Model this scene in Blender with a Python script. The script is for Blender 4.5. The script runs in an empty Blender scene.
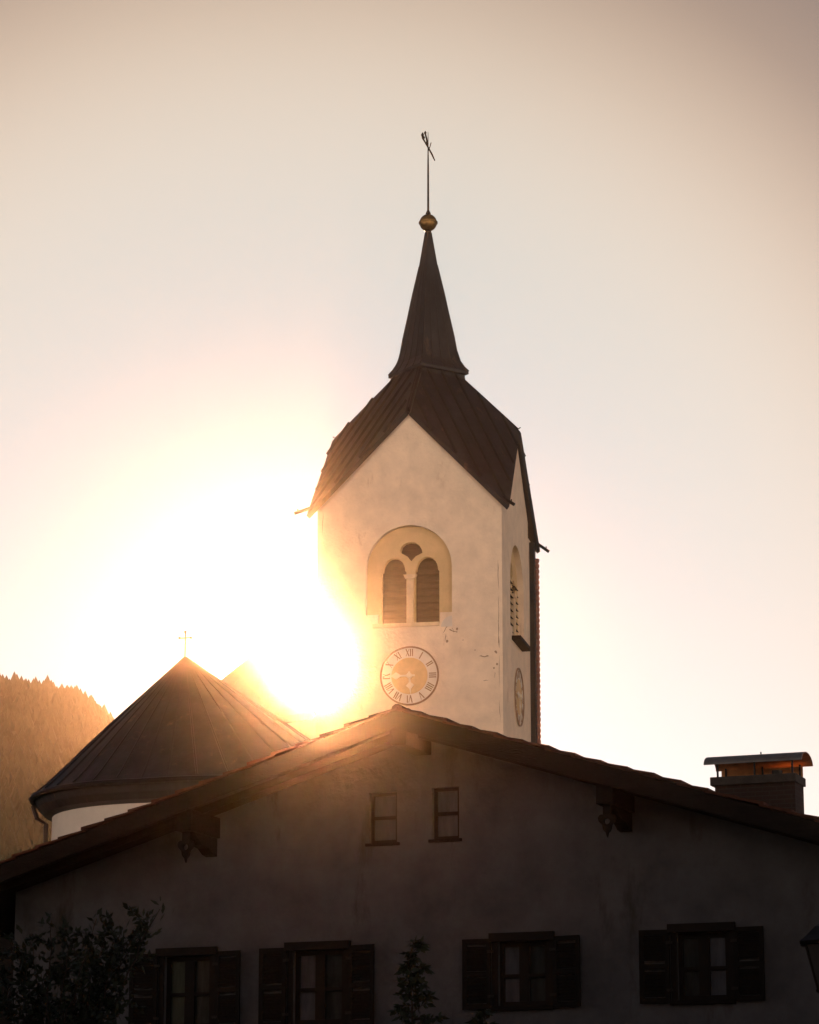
import bpy, bmesh, math, random
from mathutils import Vector, Matrix, geometry
R = math.radians
random.seed(7)
scene = bpy.context.scene
COL = scene.collection

# ------------------------------------------------------------------ camera
F = 3000.0; CX, CY = 409.5, 512.0
PITCH = math.atan(0.24)
CAM = Vector((0, 0, 1.65))
cd = bpy.data.cameras.new('camera'); cam = bpy.data.objects.new('camera', cd); COL.objects.link(cam)
cd.sensor_fit = 'HORIZONTAL'; cd.sensor_width = 36; cd.lens = F / 819 * 36
cd.clip_start = 0.1; cd.clip_end = 5000
cam.location = CAM; cam.rotation_euler = (math.pi / 2 + PITCH, 0, 0)
scene.camera = cam

def ray(px, py):
    fw = Vector((0, math.cos(PITCH), math.sin(PITCH))); up = Vector((0, -math.sin(PITCH), math.cos(PITCH)))
    return fw * F + Vector((px - CX, 0, 0)) + up * (CY - py)
def at(px, py, Y):
    r = ray(px, py); return CAM + r * (Y / r.y)

class Frame:
    def __init__(s, x, y, phi):
        s.o = Vector((x, y, 0)); s.phi = phi
        s.u = Vector((math.cos(phi), -math.sin(phi), 0)); s.v = Vector((math.sin(phi), math.cos(phi), 0))
    def pix(s, px, py, v=0.0):           # pixel -> (u, z) on the plane local y = v
        r = ray(px, py); k = (v - (CAM - s.o).dot(s.v)) / r.dot(s.v)
        P = CAM + r * k
        return (P - s.o).dot(s.u), P.z

# ------------------------------------------------------------------ materials
def mat(name, col, rough=0.8, metal=0.0, noise=0.0, scale=2.0, bump=0.0, bscale=20.0, stain=None, stretch=(1, 1, 1), emit=None, spec=None):
    m = bpy.data.materials.new(name); m.use_nodes = True
    nt = m.node_tree; b = nt.nodes['Principled BSDF']
    b.inputs['Base Color'].default_value = (*col, 1); b.inputs['Roughness'].default_value = rough; b.inputs['Metallic'].default_value = metal
    if spec is not None: b.inputs['Specular IOR Level'].default_value = spec
    tc = nt.nodes.new('ShaderNodeTexCoord'); mp = nt.nodes.new('ShaderNodeMapping'); mp.inputs['Scale'].default_value = stretch
    nt.links.new(tc.outputs['Object'], mp.inputs['Vector'])
    if noise:
        n = nt.nodes.new('ShaderNodeTexNoise'); n.inputs['Scale'].default_value = scale; n.inputs['Detail'].default_value = 6; n.inputs['Roughness'].default_value = .65
        nt.links.new(mp.outputs[0], n.inputs['Vector'])
        r = nt.nodes.new('ShaderNodeValToRGB')
        r.color_ramp.elements[0].position = .32; r.color_ramp.elements[1].position = .68
        r.color_ramp.elements[0].color = (*[c * (1 - noise) for c in col], 1); r.color_ramp.elements[1].color = (*[min(.95, c * (1 + noise * .6)) for c in col], 1)
        nt.links.new(n.outputs['Fac'], r.inputs['Fac']); out = r.outputs['Color']
        if stain:
            sc, pos, scol, st = stain
            mp2 = nt.nodes.new('ShaderNodeMapping'); mp2.inputs['Scale'].default_value = st; nt.links.new(tc.outputs['Object'], mp2.inputs['Vector'])
            n2 = nt.nodes.new('ShaderNodeTexNoise'); n2.inputs['Scale'].default_value = sc; n2.inputs['Detail'].default_value = 8; n2.inputs['Roughness'].default_value = .7
            nt.links.new(mp2.outputs[0], n2.inputs['Vector'])
            r2 = nt.nodes.new('ShaderNodeValToRGB'); r2.color_ramp.elements[0].position = pos; r2.color_ramp.elements[1].position = pos + .1
            nt.links.new(n2.outputs['Fac'], r2.inputs['Fac'])
            mx = nt.nodes.new('ShaderNodeMix'); mx.data_type = 'RGBA'
            nt.links.new(r2.outputs['Color'], mx.inputs['Factor']); nt.links.new(out, mx.inputs[6]); mx.inputs[7].default_value = (*scol, 1)
            out = mx.outputs[2]
        nt.links.new(out, b.inputs['Base Color'])
    if bump:
        n3 = nt.nodes.new('ShaderNodeTexNoise'); n3.inputs['Scale'].default_value = bscale; n3.inputs['Detail'].default_value = 5
        nt.links.new(mp.outputs[0], n3.inputs['Vector'])
        bp = nt.nodes.new('ShaderNodeBump'); bp.inputs['Strength'].default_value = bump; bp.inputs['Distance'].default_value = .03
        nt.links.new(n3.outputs['Fac'], bp.inputs['Height']); nt.links.new(bp.outputs[0], b.inputs['Normal'])
    if emit:
        b.inputs['Emission Color'].default_value = (*emit[0], 1); b.inputs['Emission Strength'].default_value = emit[1]
    return m

M = {}
M['tower_plaster'] = mat('cream_lime_plaster', (.78, .645, .49), .9, noise=.13, scale=1.5, bump=.7, bscale=11, stain=(1.6, .60, (.56, .42, .30), (1, 1, .35)))
M['ochre'] = mat('ochre_lime_wash', (.64, .47, .25), .9, noise=.12, scale=1.5, bump=.3, bscale=10)
M['white_plaster'] = mat('white_plaster', (.66, .60, .52), .9, noise=.1, scale=1.2, bump=.3, bscale=10)
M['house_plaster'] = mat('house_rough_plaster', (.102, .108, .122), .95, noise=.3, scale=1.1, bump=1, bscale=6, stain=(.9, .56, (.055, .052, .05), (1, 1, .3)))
M['metal_roof'] = mat('dark_sheet_metal_roof', (.029, .028, .029), .55, metal=.3, noise=.5, scale=1.6, bump=.25, bscale=6, stretch=(1, 1, .5), stain=(2.2, .6, (.10, .065, .045), (1, 1, .35)))
M['seam'] = mat('roof_seam_metal', (.018, .016, .016), .5, metal=.3, noise=.2)
M['tile'] = mat('red_brown_clay_tile', (.10, .042, .027), .85, noise=.4, scale=3, bump=.5, bscale=14, spec=.12)
M['wood'] = mat('dark_weathered_timber', (.013, .011, .010), .8, noise=.35, scale=3, bump=.4, bscale=12, stretch=(1, 1, 4), spec=.12)
M['shutter'] = mat('dark_painted_shutter', (.011, .010, .009), .7, noise=.25, scale=4, bump=.2, spec=.12)
M['frame'] = mat('dark_window_frame', (.012, .010, .009), .6, noise=.2, scale=5, spec=.12)
M['pane'] = mat('grey_curtained_pane', (.085, .095, .115), .18, noise=.35, scale=2.2, stretch=(3, 1, .6), spec=.2)
M['pane_dim'] = mat('dim_glass_pane', (.03, .035, .035), .18, noise=.5, scale=2.6, stretch=(3, 1, .6), spec=.2)
M['pane_green'] = mat('greenish_pane', (.05, .065, .05), .2, noise=.4, scale=2.2, stretch=(3, 1, .6), spec=.2)
M['louvre'] = mat('weathered_louvre_board', (.15, .085, .045), .85, noise=.3, scale=4, bump=.4, stretch=(1, 1, 5))
M['stone'] = mat('tan_sandstone', (.66, .52, .34), .9, noise=.15, scale=4, bump=.3)
M['black'] = mat('blackened_iron', (.02, .018, .016), .5, metal=.6, noise=.2)
M['brass'] = mat('tarnished_gilding', (.20, .125, .04), .4, metal=.8, noise=.35, scale=6)
M['dial_white'] = mat('dial_white_paint', (.72, .66, .56), .8, noise=.08, scale=3)
M['dial_gold'] = mat('dial_ochre_paint', (.66, .46, .22), .7, noise=.15, scale=3)
M['numeral'] = mat('dial_brown_numeral', (.32, .20, .11), .7, noise=.2)
M['hand'] = mat('pale_gilt_hand', (.78, .68, .48), .4, noise=.1)
M['copper'] = mat('copper_sheet', (.62, .27, .09), .45, metal=.25, noise=.35, scale=5)
M['lead'] = mat('grey_zinc_sheet', (.16, .16, .16), .5, metal=.5, noise=.25, scale=5)
M['brick'] = None
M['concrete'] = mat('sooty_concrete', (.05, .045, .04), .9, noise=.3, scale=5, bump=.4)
M['crack'] = mat('exposed_dark_mortar', (.33, .23, .15), .95, noise=.3, scale=20)
M['asphalt'] = mat('asphalt', (.05, .05, .05), .9, noise=.3, scale=3, bump=.4)
M['grass'] = mat('meadow_grass', (.045, .07, .025), .95, noise=.4, scale=.6)
M['forest'] = mat('spruce_needles', (.035, .045, .022), .95, noise=.4, scale=.3)
M['leaf'] = mat('dark_green_leaf', (.020, .032, .013), .7, noise=.4, scale=3)
M['leaf2'] = mat('reddish_leaf', (.05, .03, .018), .7, noise=.4, scale=3)
M['bark'] = mat('grey_brown_bark', (.05, .036, .026), .9, noise=.3, scale=8, bump=.5)
M['lamp_glass'] = mat('frosted_lamp_glass', (.10, .10, .10), .3, noise=.2, scale=4)
M['pink_tile'] = mat('reddish_downpipe_clay', (.30, .13, .09), .7, noise=.25, scale=5)

def brick_mat():
    m = bpy.data.materials.new('sooty_brick'); m.use_nodes = True; nt = m.node_tree; b = nt.nodes['Principled BSDF']
    tc = nt.nodes.new('ShaderNodeTexCoord'); sp = nt.nodes.new('ShaderNodeSeparateXYZ'); cb = nt.nodes.new('ShaderNodeCombineXYZ')
    ad = nt.nodes.new('ShaderNodeMath'); ad.operation = 'ADD'
    nt.links.new(tc.outputs['Object'], sp.inputs[0]); nt.links.new(sp.outputs[0], ad.inputs[0]); nt.links.new(sp.outputs[1], ad.inputs[1])
    nt.links.new(ad.outputs[0], cb.inputs[0]); nt.links.new(sp.outputs[2], cb.inputs[1])
    br = nt.nodes.new('ShaderNodeTexBrick'); br.inputs['Scale'].default_value = 1; br.inputs['Brick Width'].default_value = .25; br.inputs['Row Height'].default_value = .075
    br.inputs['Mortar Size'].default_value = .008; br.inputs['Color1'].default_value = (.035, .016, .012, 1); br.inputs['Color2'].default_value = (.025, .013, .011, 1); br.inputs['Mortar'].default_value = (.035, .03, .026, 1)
    nt.links.new(cb.outputs[0], br.inputs['Vector']); nt.links.new(br.outputs['Color'], b.inputs['Base Color']); b.inputs['Roughness'].default_value = .9
    bp = nt.nodes.new('ShaderNodeBump'); bp.inputs['Strength'].default_value = .5; bp.inputs['Distance'].default_value = .01
    nt.links.new(br.outputs['Fac'], bp.inputs['Height']); bp.invert = True; nt.links.new(bp.outputs[0], b.inputs['Normal'])
    return m
M['brick'] = brick_mat()

# ------------------------------------------------------------------ mesh helpers
class MB:
    def __init__(s): s.bm = bmesh.new()
    def face(s, pts):
        vs = [s.bm.verts.new(p) for p in pts]
        try: return s.bm.faces.new(vs)
        except ValueError: return None
    def box(s, x0, x1, y0, y1, z0, z1):
        p = [(x0,y0,z0),(x1,y0,z0),(x1,y1,z0),(x0,y1,z0),(x0,y0,z1),(x1,y0,z1),(x1,y1,z1),(x0,y1,z1)]
        s.hexa(p)
    def hexa(s, p):
        v = [s.bm.verts.new(q) for q in p]
        for f in ((3,2,1,0),(4,5,6,7),(0,1,5,4),(1,2,6,5),(2,3,7,6),(3,0,4,7)): s.bm.faces.new([v[i] for i in f])
    def prism(s, outline, holes=(), f=lambda a, b, d: (a, d, b), d0=0, d1=1, back=True):
        """2-D outline with holes, extruded from depth d0 to d1; f maps (a, b, depth) to 3-D"""
        loops = [list(outline)] + [list(h) for h in holes]
        flat = [p for l in loops for p in l]
        tris = geometry.tessellate_polygon([[Vector((a, b, 0)) for a, b in l] for l in loops])
        for d in ((d0, d1) if back else (d0,)):
            vs = [s.bm.verts.new(f(a, b, d)) for a, b in flat]
            for t in tris:
                try: s.bm.faces.new([vs[i] for i in t])
                except ValueError: pass
        for l in loops:
            n = len(l)
            for i in range(n):
                a, b = l[i], l[(i + 1) % n]
                s.face([f(*a, d0), f(*b, d0), f(*b, d1), f(*a, d1)])
    def tube(s, pts, r, n=8, caps=True):
        pts = [Vector(p) for p in pts]; rs = r if isinstance(r, (list, tuple)) else [r] * len(pts)
        rings = []
        for i, p in enumerate(pts):
            t = (pts[min(i + 1, len(pts) - 1)] - pts[max(i - 1, 0)]).normalized()
            a = t.cross(Vector((0, 0, 1)) if abs(t.z) < .95 else Vector((1, 0, 0))).normalized(); b = t.cross(a)
            rings.append([s.bm.verts.new(p + (a * math.cos(q * 2 * math.pi / n) + b * math.sin(q * 2 * math.pi / n)) * rs[i]) for q in range(n)])
        for i in range(len(rings) - 1):
            for q in range(n): s.bm.faces.new([rings[i][q], rings[i][(q + 1) % n], rings[i + 1][(q + 1) % n], rings[i + 1][q]])
        if caps:
            s.bm.faces.new(rings[0][::-1]); s.bm.faces.new(rings[-1])
    def lathe(s, prof, n=24, c=(0, 0), sx=1, sy=1, ang=0, rf=None):
        rings = []
        for r, z in prof:
            ring = []
            for q in range(n):
                t = q * 2 * math.pi / n + ang; rr = r * (rf(t) if rf else 1)
                ring.append(s.bm.verts.new((c[0] + rr * math.cos(t) * sx, c[1] + rr * math.sin(t) * sy, z)))
            rings.append(ring)
        for i in range(len(rings) - 1):
            for q in range(n): s.bm.faces.new([rings[i][q], rings[i][(q + 1) % n], rings[i + 1][(q + 1) % n], rings[i + 1][q]])
        s.bm.faces.new(rings[0][::-1]); s.bm.faces.new(rings[-1])
    def build(s, name, m, parent=None, smooth=False, bevel=0, loc=None, rotz=0):
        bmesh.ops.remove_doubles(s.bm, verts=s.bm.verts, dist=1e-5)
        bmesh.ops.recalc_face_normals(s.bm, faces=s.bm.faces)
        me = bpy.data.meshes.new(name); s.bm.to_mesh(me); s.bm.free()
        me.materials.append(m)
        o = bpy.data.objects.new(name, me); COL.objects.link(o)
        if parent: o.parent = parent
        if loc: o.location = loc
        if rotz: o.rotation_euler.z = rotz
        if smooth:
            for p in me.polygons: p.use_smooth = True
        if bevel:
            b = o.modifiers.new('bevel', 'BEVEL'); b.width = bevel; b.segments = 2; b.limit_method = 'ANGLE'
        return o
def empty(name, loc, rotz, label, cat, group=None):
    o = bpy.data.objects.new(name, None); COL.objects.link(o); o.location = loc; o.rotation_euler.z = rotz
    o['label'] = label; o['category'] = cat
    if group: o['group'] = group
    return o
def struct(o, kind='structure'): o['kind'] = kind; return o
def arch(x0, x1, z0, zs, n=16, rz=None):
    """arched outline: rectangle x0..x1, z0..zs plus a half-ellipse above"""
    c = (x0 + x1) / 2; r = (x1 - x0) / 2; rz = rz or r
    return [(x0, z0), (x1, z0)] + [(c + r * math.cos(t * math.pi / n), zs + rz * math.sin(t * math.pi / n)) for t in range(n + 1)]

# ------------------------------------------------------------------ CHURCH
TPHI = R(11.0)
T = Frame(0, 95, TPHI)
uL, _ = T.pix(317, 560); uR, _ = T.pix(502, 560)
W = uR - uL; uC = (uL + uR) / 2
T.o = T.o + T.u * uC                         # origin now under the middle of the front face
H = W / 2
tp = T.pix
ze = tp(502, 500)[1]; zg = tp(409, 414)[1]
church = empty('church', T.o, -TPHI, 'cream church with gabled clock tower, slender spire and round apse behind the house', 'church')
def tw(a, b, d): return (a, d, b)            # front face
# window opening geometry (u, z) on the front face
def P(px, py): return tp(px, py)
wx0 = P(366, 600)[0]; wx1 = P(452, 600)[0]; wz0 = P(410, 624)[1]; wzs = P(410, 568)[1]; wzt = P(410, 525)[1]
wc = (wx0 + wx1) / 2; hw = (wx1 - wx0) / 2
step_z = P(450, 612)[1]; nx1 = P(440, 620)[0]; nx0 = P(378, 620)[0]
def recess():
    pts = [(nx0, wz0), (nx1, wz0), (nx1, step_z), (wc + hw, step_z)]
    n = 24
    pts += [(wc + hw * math.cos(t * math.pi / n), wzs + (wzt - wzs) * math.sin(t * math.pi / n)) for t in range(n + 1)]
    pts += [(wc - hw, step_z), (nx0, step_z)]
    return pts
def lancet(xa, xb, side=0):
    z0 = P(410, 623)[1]; zs = P(410, 569.5)[1]; zt = P(410, 556)[1]
    xa = P(xa, 600)[0]; xb = P(xb, 600)[0]; c = (xa + xb) / 2; r = (xb - xa) / 2; ri = r * .9
    pts = [(xa, z0), (xb, z0), (xb, zs - .02), (c + ri, zs)]
    pts += [(c + ri * math.cos(t * math.pi / 14), zs + (zt - zs) * math.sin(t * math.pi / 14)) for t in range(1, 14)]
    return pts + [(c - ri, zs), (xa, zs - .02)]
def eye():
    c = P(410, 550)
    q = []
    for px, py in ((410, 560), (406, 555), (399.5, 551.5), (399.2, 549), (400.5, 545), (404, 542), (409, 540.8), (414, 541.5), (418, 544), (420.5, 548), (421.3, 551.5), (414.5, 555)): q.append(P(px, py))
    return q
gable = lambda: [(-H, 0), (H, 0), (H, ze), (0, zg), (-H, ze)]
TH = .55
mb = MB()
mb.prism(gable(), [recess()], tw, 0, TH)                                         # front
mb.prism(gable(), [], tw, W - TH, W)                                             # back
side = [(TH, 0), (W - TH, 0), (W - TH, ze + (zg - ze) * TH / H), (H, zg), (TH, ze + (zg - ze) * TH / H)]
hole_r = [(a + H, b - .16) for a, b in recess()]
mb.prism(side, [hole_r], lambda a, b, d: (H - d, a, b), 0, TH)                  # right face (a = depth along the face)
mb.prism(side, [], lambda a, b, d: (-H + d, a, b), 0, TH)
mb.build('tower_wall', M['tower_plaster'], church)
# corner fillets hidden inside gable thickness are not needed

def belfry(f, name='belfry_window', out=False):
    mb = MB(); o = [(wc - hw - .1, wz0 - .1), (wc + hw + .1, wz0 - .1), (wc + hw + .1, wzt + .1), (wc - hw - .1, wzt + .1)]
    mb.prism(o, [lancet(380.5, 405.2), lancet(414, 438.2), eye()], f, .20, .42)
    w = mb.build(name, M['ochre'], church)
    # column: shaft, base and impost
    cx = (P(405.2, 600)[0] + P(414, 600)[0]) / 2; z0 = P(410, 623)[1]; z1 = P(410, 574)[1]
    mb = MB(); hwc = .115
    mb.prism([(cx - hwc, z0), (cx + hwc, z0), (cx + hwc, z1 - .13), (cx - hwc, z1 - .13)], [], f, .06, .195)
    c = mb.build('column', M['stone'], w, bevel=.03)
    mb = MB(); mb.prism([(cx - .16, z1 - .13), (cx + .16, z1 - .13), (cx + .22, z1), (cx - .22, z1)], [], f, .03, .197)
    mb.build('capital', M['stone'], w)
    mb = MB(); s0 = P(373, 600)[0]; s1 = P(439.5, 600)[0]; mb.prism([(s0, z0 - .13), (s1, z0 - .13), (s1, z0 - .003), (s0, z0 - .003)], [], f, -.30 if out else -.07, .195)
    mb.build('sill', M['wood'] if out else M['stone'], w)
    for a, b in ((380.5, 405.2), (414, 438.2)):
        xa, xb = P(a, 600)[0] + .01 + (.03 if out else 0), P(b, 600)[0] - .01 - (.03 if out else 0)
        mb = MB(); z = z0 + .03; k = 0
        while z < z1 + .5:
            # a slanting board, low edge outward
            for (za, da, zb_, db) in (((z, .10, z + .26, .60) if out else (z, .43, z + .21, .62)),):
                p = [f(xa, za, da), f(xb, za, da), f(xb, zb_, db), f(xa, zb_, db)]
                q = [f(xa, za + .03, da), f(xb, za + .03, da), f(xb, zb_ + .03, db), f(xa, zb_ + .03, db)]
                mb.hexa(p + q)
            z += .235; k += 1
        mb.build('louvre', M['wood'] if out else M['louvre'], w)
    mb = MB(); mb.prism([(wc - hw, wz0), (wc + hw, wz0), (wc + hw, wzt), (wc - hw, wzt)], [], f, .70, .74); mb.build('backboard', M['louvre'], w)
    return w
belfry(tw)
fr = lambda a, b, d: (H - d, a + H, b - .16)
wr = belfry(fr, out=True)

# clocks
def numeral_strokes(s):
    # returns strokes in a local box (w by 1) : list of (x0,z0,x1,z1,thickness)
    out = []; x = 0
    for ch in s:
        if ch == 'I': out.append((x + .08, 0, x + .08, 1, .15)); x += .28
        elif ch == 'V': out += [(x, 1, x + .26, 0, .15), (x + .26, 0, x + .5, 1, .07)]; x += .62
        elif ch == 'X': out += [(x, 1, x + .46, 0, .15), (x, 0, x + .46, 1, .07)]; x += .58
    return out, x - .12
ROM = ['XII', 'I', 'II', 'III', 'IIII', 'V', 'VI', 'VII', 'VIII', 'IX', 'X', 'XI']
def clock(f, cu, cz, Rr):
    circ = lambda r, n=64: [(cu + r * math.cos(2 * math.pi * i / n), cz + r * math.sin(2 * math.pi * i / n)) for i in range(n)]
    mb = MB(); mb.prism(circ(Rr), [], f, -.03, -.001)
    c = mb.build('clock', M['dial_white'], church)
    mb = MB(); mb.prism(circ(Rr * 1.01), [circ(Rr * .955)], f, -.07, -.031); mb.build('rim', M['numeral'], c)
    mb = MB(); mb.prism(circ(Rr * .62, 48), [], f, -.045, -.031); mb.build('dial', M['dial_gold'], c)
    for h, s in enumerate(ROM):
        st, wd = numeral_strokes(s); hh = Rr * .25; sc = hh; ang = -h * math.pi / 6
        mb = MB()
        for x0, z0, x1, z1, th in st:
            th *= 1.0
            q = []
            d = Vector((x1 - x0, z1 - z0)).normalized(); nrm = Vector((-d.y, d.x)) * th / 2
            for (xx, zz) in ((x0, z0), (x1, z1)):
                for sg in (1, -1): q.append((xx + nrm.x * sg, zz + nrm.y * sg))
            q = [q[0], q[1], q[3], q[2]]; pts = []
            for a, b in q:
                a = (a - wd / 2) * sc * .95; b = b * sc + Rr * .665
                pts.append((cu + a * math.cos(ang) - b * math.sin(ang), cz + a * math.sin(ang) + b * math.cos(ang)))
            mb.prism(pts, [], f, -.042, -.031)
        mb.build('numeral', M['numeral'], c)
    def hand(ang, L, wd, d):
        mb = MB(); dx, dz = math.sin(ang), math.cos(ang)
        shp = [(-wd * .4, -L * .22), (wd * .4, -L * .22), (wd * .35, L * .35), (wd * 1.6, L * .52), (wd * .35, L * .70), (.006, L), (-.006, L), (-wd * .35, L * .70), (-wd * 1.6, L * .52), (-wd * .35, L * .35)]
        mb.prism([(cu + a * dz + b * dx, cz - a * dx + b * dz) for a, b in shp], [], f, -d - .02, -d); mb.build('clock_hand', M['hand'], c)
    hand(R(270), Rr * .86, .075, .08); hand(R(176), Rr * .64, .085, .055)
    mb = MB(); mb.prism(circ(.09, 16), [], f, -.13, -.047); mb.build('hub', M['hand'], c)
    return c
cu, cz = P(409.7, 676); Rr = (P(439, 676)[0] - P(380.5, 676)[0]) / 2
def crack(pts, w=.012, f=tw):
    mb = MB(); q = []
    fine = []
    for (p0, p1) in zip(pts, pts[1:]):
        for i in range(4): t = i / 4; fine.append((p0[0] + (p1[0] - p0[0]) * t + random.uniform(-.012, .012), p0[1] + (p1[1] - p0[1]) * t + random.uniform(-.012, .012)))
    fine.append(pts[-1]); n = len(fine); up = []; dn = []
    for i, (a_, b_) in enumerate(fine):
        j = max(1, min(n - 1, i)); dx = fine[j][0] - fine[j - 1][0]; dz = fine[j][1] - fine[j - 1][1]; L = math.hypot(dx, dz) or 1
        ww = w * (random.uniform(.4, 1.4) if 0 < i < n - 1 else .1); up.append((a_ - dz / L * ww, b_ + dx / L * ww)); dn.append((a_ + dz / L * ww, b_ - dx / L * ww))
    mb.prism(up + dn[::-1], [], f, -.003, .002); mb.build('plaster_crack', M['crack'], church)
for c_ in ([(449, 629), (453, 631), (458, 632)], [(452, 627), (454, 632)], [(446, 634), (445, 642)], [(479, 656), (484, 656.5), (489, 656)], [(483, 681), (489, 680)], [(450, 619), (447, 626), (443, 633)],
           [(498, 560), (498.6, 590)], [(498.8, 596), (498.4, 622), (499.3, 648)], [(499.5, 655), (499, 690)], [(499.6, 700), (500.2, 722)], [(323, 512), (322.5, 535)], [(495, 672), (494.2, 678)]):
    crack([P(*q_) for q_ in c_], .016 if len(c_) == 3 else .009)
for (x_, y_, r_) in ((496, 652, .05), (497, 664, .04), (457, 629, .045), (447, 641, .05), (494, 668, .035), (475, 650, .02), (463, 640, .02)):
    cc = P(x_, y_); mb = MB(); mb.prism([(cc[0] + r_ * random.uniform(.5, 1.2) * math.cos(k_ * .7), cc[1] + r_ * random.uniform(.5, 1.2) * math.sin(k_ * .7)) for k_ in range(9)], [], tw, -.004, .002); mb.build('chipped_plaster', M['crack'], church)
pc = P(452.5, 627); mb = MB(); rr_ = pc[0] - P(441, 627)[0]
mb.prism([(pc[0], pc[1] + .02), (pc[0] - .02, pc[1] + rr_)] + [(pc[0] - rr_ * math.sin(k_ * math.pi / 16), pc[1] + rr_ * math.cos(k_ * math.pi / 16)) for k_ in range(1, 8)] + [(pc[0] - rr_, pc[1] + .02)], [], tw, -.008, .002); mb.build('plaster_patch', M['white_plaster'], church)
clock(tw, cu, cz, Rr); clock(fr, cu, cz - .10, Rr)
for a, b in ((455, 631), (446, 640)): pass

# rhombic helm roof: one leaning plane above each corner
roof = None
def helm_plane(sx, sy):
    """corner at (sx,sy) = (+-1,+-1) in tower axes centred on (0,H)"""
    E = Vector((sx * H, H + sy * H, ze)); G1 = Vector((0, H + sy * H, zg)); G2 = Vector((sx * H, H, zg))
    a = G1 - E; b = G2 - E; n = a.cross(b).normalized()
    if n.z < 0: n = -n
    return E, a, b, n
mb = MB(); sm = MB(); e = .20 / H; e2 = .07 / H
for sx in (1, -1):
    for sy in (1, -1):
        E, a, b, n = helm_plane(sx, sy)
        q = lambda s, t: E + a * s + b * t
        lo = [q(-e, -e), q(1, -e2), q(1, 1), q(-e2, 1)]
        mb.hexa([p + n * .02 for p in lo] + [p + n * .17 for p in lo])
        c = -.8
        while c < .85:
            t0 = max(-e2, -e2 - c); t1 = min(1, 1 - c) - .02
            p0 = q(t0 + c, t0) + n * .17; p1 = q(t1 + c, t1) + n * .17
            w = (a - b).normalized() * .02
            sm.hexa([p0 - w, p0 + w, p1 + w, p1 - w, p0 - w + n * .085, p0 + w + n * .085, p1 + w + n * .085, p1 - w + n * .085])
            c += .267
        # verge boards
        for (p0, p1) in ((q(-e, -e), q(1, -e)), (q(-e, -e), q(-e, 1))):
            d = (p0 - q(0, 0)); 
        # ridge caps
roof = mb.build('helm_roof', M['metal_roof'], church)
sm.build('standing_seam', M['seam'], roof)
mb = MB()
for k in range(4):
    dx, dy = [(0, -1), (1, 0), (0, 1), (-1, 0)][k]
    G = Vector((dx * (H + .26), H + dy * (H + .26), 0)); 
    sl = (zg - ze) / H
    G.z = zg + .16 - .26 * sl * 0 - .26 * sl
    Tt = Vector((0, H, 2 * zg - ze + .16))
    Gr = Vector((dx * (H + .07), H + dy * (H + .07), zg - .07 * sl + .19)); Tt.z += .03
    tip = Gr + Vector((dx * .10, dy * .10, .07)); mb.tube([tip, Gr, Tt], [.02, .05, .045], 8)
mb.build('ridge_roll', M['seam'], roof)

# the upper spire, its corners over the gable ridges
CZ = H
def tz(py, dv=0): # height on the tower axis seen at this row
    r = ray(429, py); axis = T.o + T.v * H
    k = ((axis - CAM).dot(Vector((0, 1, 0)))) / r.y
    return (CAM + r * k).z
D_ax = (T.o + T.v * H).y
pxm = D_ax / (F * math.cos(PITCH) - 0)   # metres per pixel on the axis, roughly
cosf = math.cos(TPHI)
prof = []
for hwid, py in ((40.5, 376.5), (40.5, 373.5), (36, 369), (32, 363), (28.5, 352), (26, 338), (21, 316), (16.5, 295), (9.5, 266), (3.6, 233)):
    prof.append((hwid * pxm / cosf, tz(py) ))
z0 = prof[0][1]
SX = .08
mb = MB(); mb.lathe([(prof[0][0] - .12, z0 - .02)] + prof, 4, (SX, CZ), ang=0)
spire = mb.build('spire', M['metal_roof'], church)
mb = MB(); r0 = prof[0][0] - .14
mb.lathe([(r0 + .1, z0 - .75), (r0, z0 - .021)], 4, (SX, CZ)); mb.build('spire_collar', M['metal_roof'], spire)
mb = MB()
for k in range(4):
    t0 = k * math.pi / 2; 
    for fr_ in (0, .25, .5, .75):
        pts = []; 
        for r_, z_ in prof[1:-1]:
            A = Vector((math.cos(t0), math.sin(t0), 0)) * r_; B = Vector((math.cos(t0 + math.pi / 2), math.sin(t0 + math.pi / 2), 0)) * r_
            p = A.lerp(B, fr_); pts.append(Vector((p.x + SX, p.y + CZ, z_)))
        mb.tube(pts, [(.026 if fr_ else .034) * (1 - .75 * i_ / len(pts)) for i_ in range(len(pts))], 5)
mb.build('spire_seam', M['seam'], spire)
# ball, rod and vane
zb = tz(223); rb = 9 * pxm
mb = MB(); mb.lathe([(.12, tz(234)), (.10, zb - rb * .95)] , 12, (SX, CZ)); mb.build('finial_neck', M['black'], spire, smooth=True)
mb = MB(); mb.lathe([(max(.01, rb * math.sin(i * math.pi / 16)), zb - rb * math.cos(i * math.pi / 16)) for i in range(17)], 28, (SX, CZ))
ball = mb.build('finial_ball', M['brass'], spire, smooth=True)
mb = MB(); mb.lathe([(rb * .97, zb - .03), (rb * 1.08, zb - .03), (rb * 1.08, zb + .03), (rb * .97, zb + .03)], 28, (SX, CZ)); mb.build('ball_band', M['brass'], ball)
rod_b = Vector((SX, CZ, zb)); rod_t = Vector((SX, CZ, tz(132)))
mb = MB(); mb.tube([rod_b, rod_b.lerp(rod_t, .6), rod_t], [.04, .032, .008], 8); mb.lathe([(.05, zb + rb * .9), (.09, zb + rb * 1.0), (.09, zb + rb * 1.12), (.04, zb + rb * 1.5)], 12, (SX, CZ))
mb.build('vane_rod', M['black'], spire)
mb = MB(); zc = tz(145)
def vp(px, py, dv): # offset from axis in metres
    return Vector(((px - 429) * pxm + SX, CZ + dv, tz(py)))
mb.tube([vp(425.2, 140, -.5), vp(426.5, 143.5, -.3), vp(429, 147.5, 0), vp(431, 151, .35), vp(432.6, 155, .6)], [.03, .03, .03, .035, .02], 6)
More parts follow.
